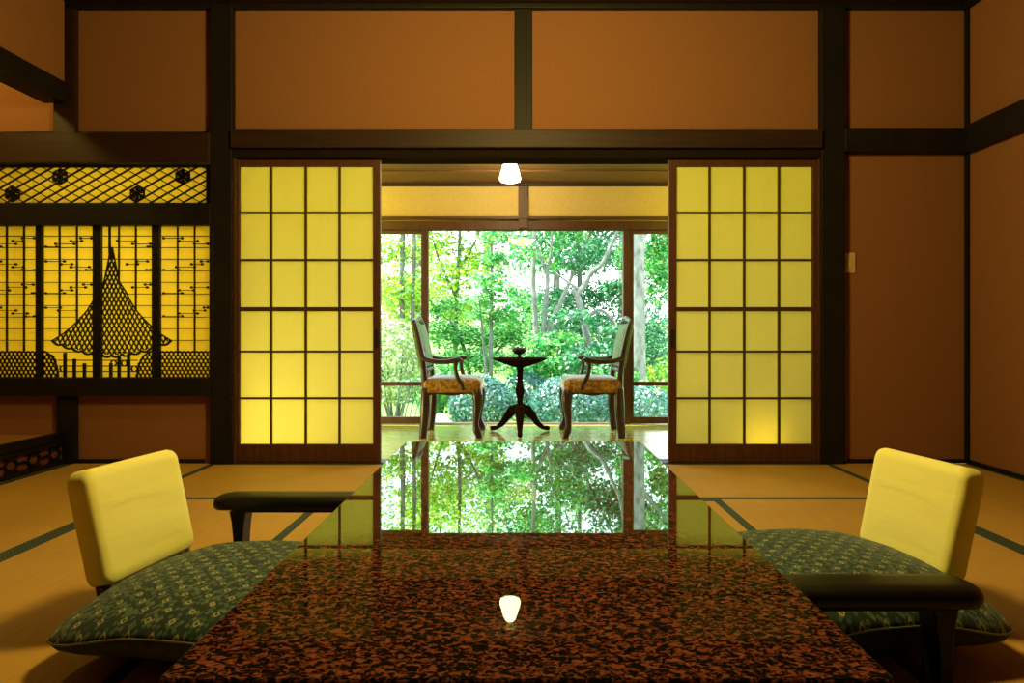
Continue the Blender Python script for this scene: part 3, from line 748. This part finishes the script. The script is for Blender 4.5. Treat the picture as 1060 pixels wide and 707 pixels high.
tag(c1, 'green patterned square cushion on the floor chair on the alcove side', 'cushion', 'green patterned floor cushions')
c2 = copy_tree(c1); c2.scale = (1.05, 1.05, 1.25); c2.location = (.775, 1.87, .051); c2.rotation_euler = (0,0,math.pi+A)
tag(c2, 'green patterned square cushion partly behind the nearer black armrest', 'cushion', 'green patterned floor cushions')
k1 = make_kyosoku(); k1.location = (-.735, 2.30, 0)
tag(k1, 'black lacquered armrest stand beyond the cushion on the alcove side', 'armrest', 'black armrest stands')
k2 = copy_tree(k1); k2.location = (.705, 1.50, 0)
tag(k2, 'black lacquered armrest stand in front of the cushion on the wall switch side', 'armrest', 'black armrest stands')

# ------------------------------------------------------------------ garden
GZ = -.35
b = MB(); n = 26; rng = random.Random(5)
vs = []; fs = []
for j in range(n+1):
    for i in range(n+1):
        x = -14+28*i/n; y = YW+.13+24*j/n; vs.append((x, y, GZ+.04*rng.uniform(-1,1)+max(0, y-13)*.09))
for j in range(n):
    for i in range(n): fs.append((j*(n+1)+i, j*(n+1)+i+1, (j+1)*(n+1)+i+1, (j+1)*(n+1)+i))
b.add(vs, fs); tag(b.build('ground_garden', M['moss'], smooth=True), 'mossy garden ground beyond the veranda', 'ground', None, 'structure')
def leaves(mb, blobs, size, rng, up=.55):
    """blobs: (x,y,z,rx,ry,rz,count)"""
    for (cx, cy, cz, rx, ry, rz, cnt) in blobs:
        for _ in range(int(cnt*2.6)):
            d = Vector((rng.gauss(0,1), rng.gauss(0,1), rng.gauss(0,1))).normalized()*rng.random()**.45
            c = Vector((cx+d.x*rx, cy+d.y*ry, cz+d.z*rz))
            nrm = Vector((rng.gauss(0,1), rng.gauss(0,1)-.2, rng.gauss(0,1)+up*2)).normalized()
            t = nrm.cross(Vector((rng.gauss(0,1), rng.gauss(0,1), rng.gauss(0,1)))).normalized(); q = nrm.cross(t)
            l = size*.62*rng.uniform(.6,1.3); w = l*.34
            mb.add([c-t*l*.5, c+q*w-t*l*.05, c+t*l*.5, c-q*w-t*l*.05], [(0,1,2,3)])
    return mb
def gx(px, Y): return X(px, Y)
def tree(name, px, Y, stems, blobs, leafm, barkm, size, label, seed, up=.55):
    """stems: list of [(px,py,r)...] at depth Y; blobs in px: (px,py,rpx,rpy,count,dy)"""
    x0 = X(px, Y); e = empty(name, (x0, Y, GZ)); tag(e, label, 'tree', 'garden trees beyond the window')
    b = MB(); r = random.Random(seed)
    for st in stems:
        pts = [(X(p[0],Y)-x0, (p[3] if len(p) > 3 else 0), Z(p[1],Y)-GZ, p[2]) for p in st]
        if pts[0][2] < .3: pts[0] = (pts[0][0], pts[0][1], -.05, pts[0][3])
        sp_tube(b, pts, 9, 5)
    b.build('trunk', barkm, e, smooth=True)
    bl = [(X(p,Y)-x0, dy, Z(q,Y)-GZ, rp*Y/F, rp*Y/F*.9, rq*Y/F, c) for p, q, rp, rq, c, dy in blobs]
    leaves(MB(), bl, size, r, up).build('foliage', leafm, e)
    return e
def shrub(name, px, py, Y, rp, rq, cnt, leafm, size, label, seed, group='garden shrubs beyond the window', jitter=.1):
    x0 = X(px, Y); e = empty(name, (x0, Y, GZ)); tag(e, label, 'shrub', group); r = random.Random(seed)
    zc = Z(py, Y)-GZ; R1, R2 = rp*Y/F, rq*Y/F; b = MB()
    for _ in range(cnt):
        d = Vector((r.gauss(0,1), r.gauss(0,1), r.gauss(0,1))).normalized()
        if zc+d.z*R2 < .01: d.z = abs(d.z)
        c = Vector((d.x*R1, d.y*R1, zc+d.z*R2))*1.0 + d*r.uniform(-jitter*2, jitter*.4)*R1
        n = (d+Vector((r.gauss(0,.5), r.gauss(0,.5), r.gauss(0,.5)))).normalized(); t = n.cross(Vector((r.gauss(0,1), r.gauss(0,1), r.gauss(0,1)))).normalized(); q = n.cross(t)
        l = size*r.uniform(.6,1.3); w = l*.34
        b.add([c-t*l*.5, c+q*w, c+t*l*.5, c-q*w], [(0,1,2,3)])
    b.build('foliage', leafm, e)
    s = MB()
    for k in range(6):
        a = k*1.05; s.tube([(.03*math.cos(a), .03*math.sin(a), -.03), (R1*.4*math.cos(a), R1*.4*math.sin(a), zc*.6), (R1*.7*math.cos(a), R1*.7*math.sin(a), zc+R2*.3)], [.018,.012,.006], 6)
    s.build('stem', M['bark_dark'], e)
    return e
BP, BD = M['bark_pale'], M['bark_dark']
tree('pale_trunk_tree', 662, 9.0, [[(661,470,.105),(661,400,.098),(660,300,.092),(661,200,.085),(664,80,.07),(668,-60,.05)], [(662,250,.03),(690,215,.022),(720,170,.012)], [(661,180,.03),(630,120,.022),(600,60,.012)]],
     [(690,285,26,34,520,.5),(690,250,18,16,260,.3),(655,262,14,20,200,.6),(700,215,40,30,420,.2),(640,40,90,50,1500,.3),(600,90,60,30,700,-.1),(720,110,60,50,800,.2)], M['leaf_green'], BP, .10, 'tree with a thick straight pale trunk seen in the narrow garden window', 1)
tree('multi_stem_tree', 560, 10.5, [[(556,470,.06),(555,345,.045),(552,290,.036),(553,235,.03),(551,150,.022),(556,60,.015)], [(562,470,.055),(562,350,.04),(567,290,.034),(563,275,.03),(558,262,.022),(548,240,.014)], [(567,470,.06),(568,345,.046),(582,310,.036),(588,296,.03),(607,250,.022),(640,180,.014)], [(567,280,.028),(570,262,.016),(572,230,.01)]],
     [(550,190,60,40,700,.8),(590,230,40,22,330,.6),(520,235,34,22,260,.5),(560,120,80,50,1200,.2),(640,160,50,40,600,.3),(575,265,40,16,160,.5),(560,378,44,16,620,-.6),(575,355,34,12,330,-.5),(540,262,18,12,90,-.4)], M['leaf_green'], BP, .12, 'pale multi-stemmed tree behind the tripod table', 2)
tree('crooked_tree', 615, 9.8, [[(617,470,.07),(612,380,.06),(606,340,.053),(598,308,.045),(592,300,.038)], [(597,306,.038),(606,294,.042),(611,284,.038),(624,272,.034),(634,250,.027),(642,230,.02),(650,180,.014)], [(606,330,.026),(620,321,.024),(633,330,.022),(640,345,.016)], [(600,300,.024),(585,290,.017),(572,280,.01)]],
     [(635,215,30,30,420,.6),(600,262,26,16,160,.5),(650,140,50,40,600,.2),(636,360,22,14,150,.6),(612,372,36,18,520,-.5),(632,300,14,10,110,-.3),(590,330,22,9,130,-.4),(632,345,20,9,130,-.4)], M['leaf_deep'], BP, .11, 'tree with a crooked pale trunk between the tripod table and the thick trunk', 3)
tree('slender_dark_tree', 510, 9.4, [[(508,470,.032),(508,380,.028),(509,300,.022),(509,245,.016),(510,180,.01)], [(505,400,.02),(500,350,.015),(496,310,.01)]],
     [(508,290,24,10,260,0),(498,310,26,8,220,.1),(520,300,28,9,240,-.1),(512,268,18,8,170,0),(508,325,30,8,240,.1),(525,330,30,9,220,.2),(508,245,14,9,120,0)], M['leaf_green'], BD, .085, 'slender young tree with a thin dark trunk in the wide window', 4, 1.0)
tree('yellow_maple', 470, 12.0, [[(470,460,.05),(471,380,.045),(473,300,.035),(476,240,.03),(474,150,.02)], [(473,310,.025),(455,270,.018),(445,235,.012)], [(474,280,.025),(492,250,.018),(500,220,.012)]],
     [(470,285,42,20,460,0),(455,250,34,16,330,.2),(495,262,30,14,280,.3),(480,318,44,16,420,.2),(470,200,60,30,700,.1),(440,215,40,24,400,.2),(520,215,40,22,360,.4)], M['leaf_yellow'], BD, .12, 'yellow-green maple spreading behind the armchair on the alcove side', 5, 1.0)
tree('pale_leaved_tree', 415, 11.0, [[(418,460,.05),(417,380,.045),(416,300,.04),(417,230,.035),(415,100,.025)], [(428,460,.045),(427,330,.035),(429,240,.03),(428,120,.02)]],
     [(410,260,30,16,300,.2),(415,300,34,20,440,.1),(405,335,30,20,400,.2),(430,230,24,14,180,.3),(415,180,50,40,700,.1),(380,240,40,40,500,.2)], M['leaf_yellow'], BD, .11, 'twin-trunked pale-leaved tree in the narrow window on the alcove side', 6, .8)
# middle layer of bushy growth
tree('spreading_maple', 500, 11.2, [[(490,465,.045),(488,400,.04),(480,360,.03),(465,330,.02)], [(492,420,.03),(510,370,.022),(530,350,.014)]],
     [(460,345,32,16,520,.0),(495,350,36,14,520,.1),(530,345,34,18,560,.2),(480,372,36,14,480,-.2),(520,375,36,14,480,-.1),(455,318,26,12,300,.2),(540,322,26,14,300,.3)], M['leaf_green'], BD, .10, 'low spreading green maple behind the tripod table, below the yellow leaves', 7, 1.2)
tree('dark_conifer', 600, 12.6, [[(600,455,.07),(600,380,.06),(600,300,.05),(600,200,.035),(600,120,.02)]],
     [(600,340,50,18,760,0),(585,310,40,16,520,.1),(625,305,34,16,480,.1),(600,270,48,18,640,0),(575,250,32,16,380,0),(630,260,34,18,420,.1),(600,225,40,18,420,.1),(600,375,60,18,760,-.2),(660,330,40,26,560,.3),(685,370,40,22,520,.2)], M['leaf_deep'], BD, .11, 'dark green dense tree filling the window behind the crooked trunk', 8)
for i, (px, Y, lm, lab, s) in enumerate([
    (350, 15.5, 'leaf_yellow', 'yellowish woodland tree beyond the narrow window on the alcove side', 21),
    (430, 17.5, 'leaf_yellow', 'bright woodland tree behind the yellow maple', 22),
    (500, 18.5, 'leaf_olive', 'olive woodland tree behind the slender dark trunk', 23),
    (575, 17.0, 'leaf_green', 'tall green woodland tree behind the multi-stemmed tree', 24),
    (645, 16.5, 'leaf_deep', 'deep green woodland tree behind the dark window post', 25),
    (720, 15.5, 'leaf_green', 'green woodland tree beyond the thick pale trunk', 26)]):
    r = random.Random(s); bl = []
    lean = r.uniform(-6, 6)
    for k in range(24 if i in (0, 5) else 15):
        bl.append((px+r.uniform(-42-(70 if i == 0 else 0),42+(70 if i == 5 else 0)), r.uniform(60, 395) if i > 2 else r.choice((r.uniform(290,400), r.uniform(60,330))), r.uniform(22,36), r.uniform(12,22), 230, r.uniform(-.8,.8)))
    tree('woodland_tree', px, Y, [[(px,440,.10),(px+lean*.3,330,.09),(px+lean,220,.075),(px+lean*2,60,.05)], [(px+lean,260,.04),(px+20,200,.03),(px+34,130,.02)]], bl, M[lm], BD if i % 2 else BP, .17, lab, s+50, .8)
# clipped shrubs, rock, grasses
shrub('azalea_shrub', 498, 420, 8.1, 33, 31, 6000, M['leaf_shrub'], .04, 'round clipped shrub between the alcove-side armchair and the tripod table', 31)
shrub('azalea_shrub', 590, 420, 8.1, 40, 31, 6500, M['leaf_shrub'], .04, 'round clipped shrub between the tripod table and the other armchair', 32)
shrub('azalea_shrub', 545, 412, 9.2, 30, 26, 1800, M['leaf_shrub'], .055, 'clipped shrub set back behind the tripod table column', 33)
shrub('azalea_shrub', 668, 424, 8.3, 32, 24, 2400, M['leaf_shrub'], .04, 'round clipped shrub in front of the thick pale trunk', 34)
shrub('olive_shrub', 408, 375, 8.4, 36, 44, 3600, M['leaf_olive'], .055, 'tall pale olive bush in the narrow window on the alcove side', 35)
shrub('leafy_bush', 452, 398, 9.0, 26, 30, 2000, M['leaf_green'], .06, 'loose green bush behind the armchair on the alcove side', 36, jitter=.25)
shrub('leafy_bush', 635, 395, 9.0, 28, 28, 2000, M['leaf_green'], .06, 'loose green bush behind the armchair on the thick-trunk side', 37, jitter=.25)
shrub('leafy_bush', 700, 400, 9.6, 36, 30, 2000, M['leaf_yellow'], .065, 'yellow-green bush beyond the pale trunk near the shoji edge', 38, jitter=.25)
def rock(px, py, Y, rp, rq, label, seed):
    r = random.Random(seed); b = MB(); rings = []; R1, R2 = rp*Y/F, rq*Y/F
    for j in range(7):
        t = j/6*math.pi/2*.96; rings.append([(R1*math.cos(t)*(1+.25*r.uniform(-1,1))*math.cos(k*math.pi/6), R1*.8*math.cos(t)*(1+.25*r.uniform(-1,1))*math.sin(k*math.pi/6), R2*2*math.sin(t)*(1+.1*r.uniform(-1,1))-.05) for k in range(12)])
    o = b.loops(rings).build('garden_rock', M['rock'], loc=(X(px,Y), Y, GZ), sub=1, smooth=True); tag(o, label, 'rock', 'garden rocks beyond the window')
rock(455, 430, 7.5, 18, 14, 'pale blue-grey rock behind the armchair legs on the alcove side', 41)
rock(412, 430, 7.3, 24, 11, 'low blue-grey rock at the foot of the olive bush', 42)
# arching stems at the foot of the narrow window
b = MB(); r = random.Random(9); xg = X(415, 6.9)
for k in range(9):
    xs = r.uniform(-.2,.25); dx = r.uniform(.05,.22)
    b.tube(spline([(xs, r.uniform(-.05,.05), -.02), (xs+dx*.3, 0, .3), (xs+dx, r.uniform(-.1,.1), .62)], 5), .006, 5)
    leaves(b, [(xs+dx, 0, .62, .1, .1, .05, 14)], .05, r)
tag(b.build('arching_shoots', M['leaf_deep'], loc=(xg, 6.9, GZ)), 'arching green shoots at the foot of the narrow window on the alcove side', 'plant')

# ------------------------------------------------------------------ lights
def light(kind, name, loc, col, power, rot=(0,0,0), **kw):
    d = bpy.data.lights.new(name, kind); d.color = col; d.energy = power
    for k, v in kw.items(): setattr(d, k, v)
    o = bpy.data.objects.new(name, d); COL.objects.link(o); o.location = loc; o.rotation_euler = rot; return o
WARM = (1, .72, .19)
light('POINT', 'room_lamp', (.0, 2.25, 2.12), WARM, 150, shadow_soft_size=.22)
light('POINT', 'alcove_lamp', (-3.15, 3.2, 2.45), (1,.66,.13), 32, shadow_soft_size=.08)
light('AREA', 'shoin_lamp', (-2.75, 4.76, 1.1), (1,.90,.055), 22, (math.radians(-90),0,0), shape='RECTANGLE', size=1.7, size_y=1.4)
#light('POINT', 'veranda_lamp', (lx, ly, 1.76), (1,.7,.25), 22, shadow_soft_size=.06)
light('POINT', 'lantern_alcove_side', (X(300,4.6), 4.70, .14), (1,.88,.38), 24, shadow_soft_size=.07)
light('POINT', 'lantern_switch_side', (X(786,4.2), 4.24, .14), (1,.74,.06), 1.6, shadow_soft_size=.03)
light('POINT', 'veranda_lamp_alcove_side', (-1.5, 5.2, 1.75), (1,.84,.13), 24, shadow_soft_size=.1)
light('POINT', 'veranda_lamp_switch_side', (1.6, 5.2, 1.75), (1,.88,.12), 22, shadow_soft_size=.1)
light('SUN', 'sun', (0, 12, 10), (1,.97,.88), 26, (math.radians(-6), math.radians(-26), 0), angle=.02)

w = bpy.data.worlds.new('sky'); SC.world = w; w.use_nodes = True; nt = w.node_tree
bg = nt.nodes['Background']; tcn = nt.nodes.new('ShaderNodeTexCoord'); sp = nt.nodes.new('ShaderNodeSeparateXYZ')
nt.links.new(tcn.outputs['Generated'], sp.inputs[0])
cr = ramp(nt, sp.outputs['Z'], [(0, (.95,1,.97)), (.25, (.85,.95,1)), (.6, (.5,.75,1))])
nt.links.new(cr, bg.inputs['Color']); bg.inputs['Strength'].default_value = 6.5

# ------------------------------------------------------------------ camera and view
cd = bpy.data.cameras.new('camera'); cam = bpy.data.objects.new('camera', cd); COL.objects.link(cam)
cam.location = (0, 0, CH); cam.rotation_euler = (math.pi/2, 0, 0)
cd.sensor_width = 36; cd.sensor_fit = 'HORIZONTAL'; cd.lens = F/1060*36
cd.shift_x = (530-CX)/1060; cd.shift_y = -(353.5-CY)/1060; cd.clip_start = .05
SC.camera = cam
SC.view_settings.view_transform = 'Standard'; SC.view_settings.look = 'None'
SC.cycles.use_denoising = True; SC.cycles.max_bounces = 8; SC.cycles.transparent_max_bounces = 12
SC.cycles.caustics_reflective = False; SC.cycles.caustics_refractive = False; SC.cycles.sample_clamp_indirect = 6
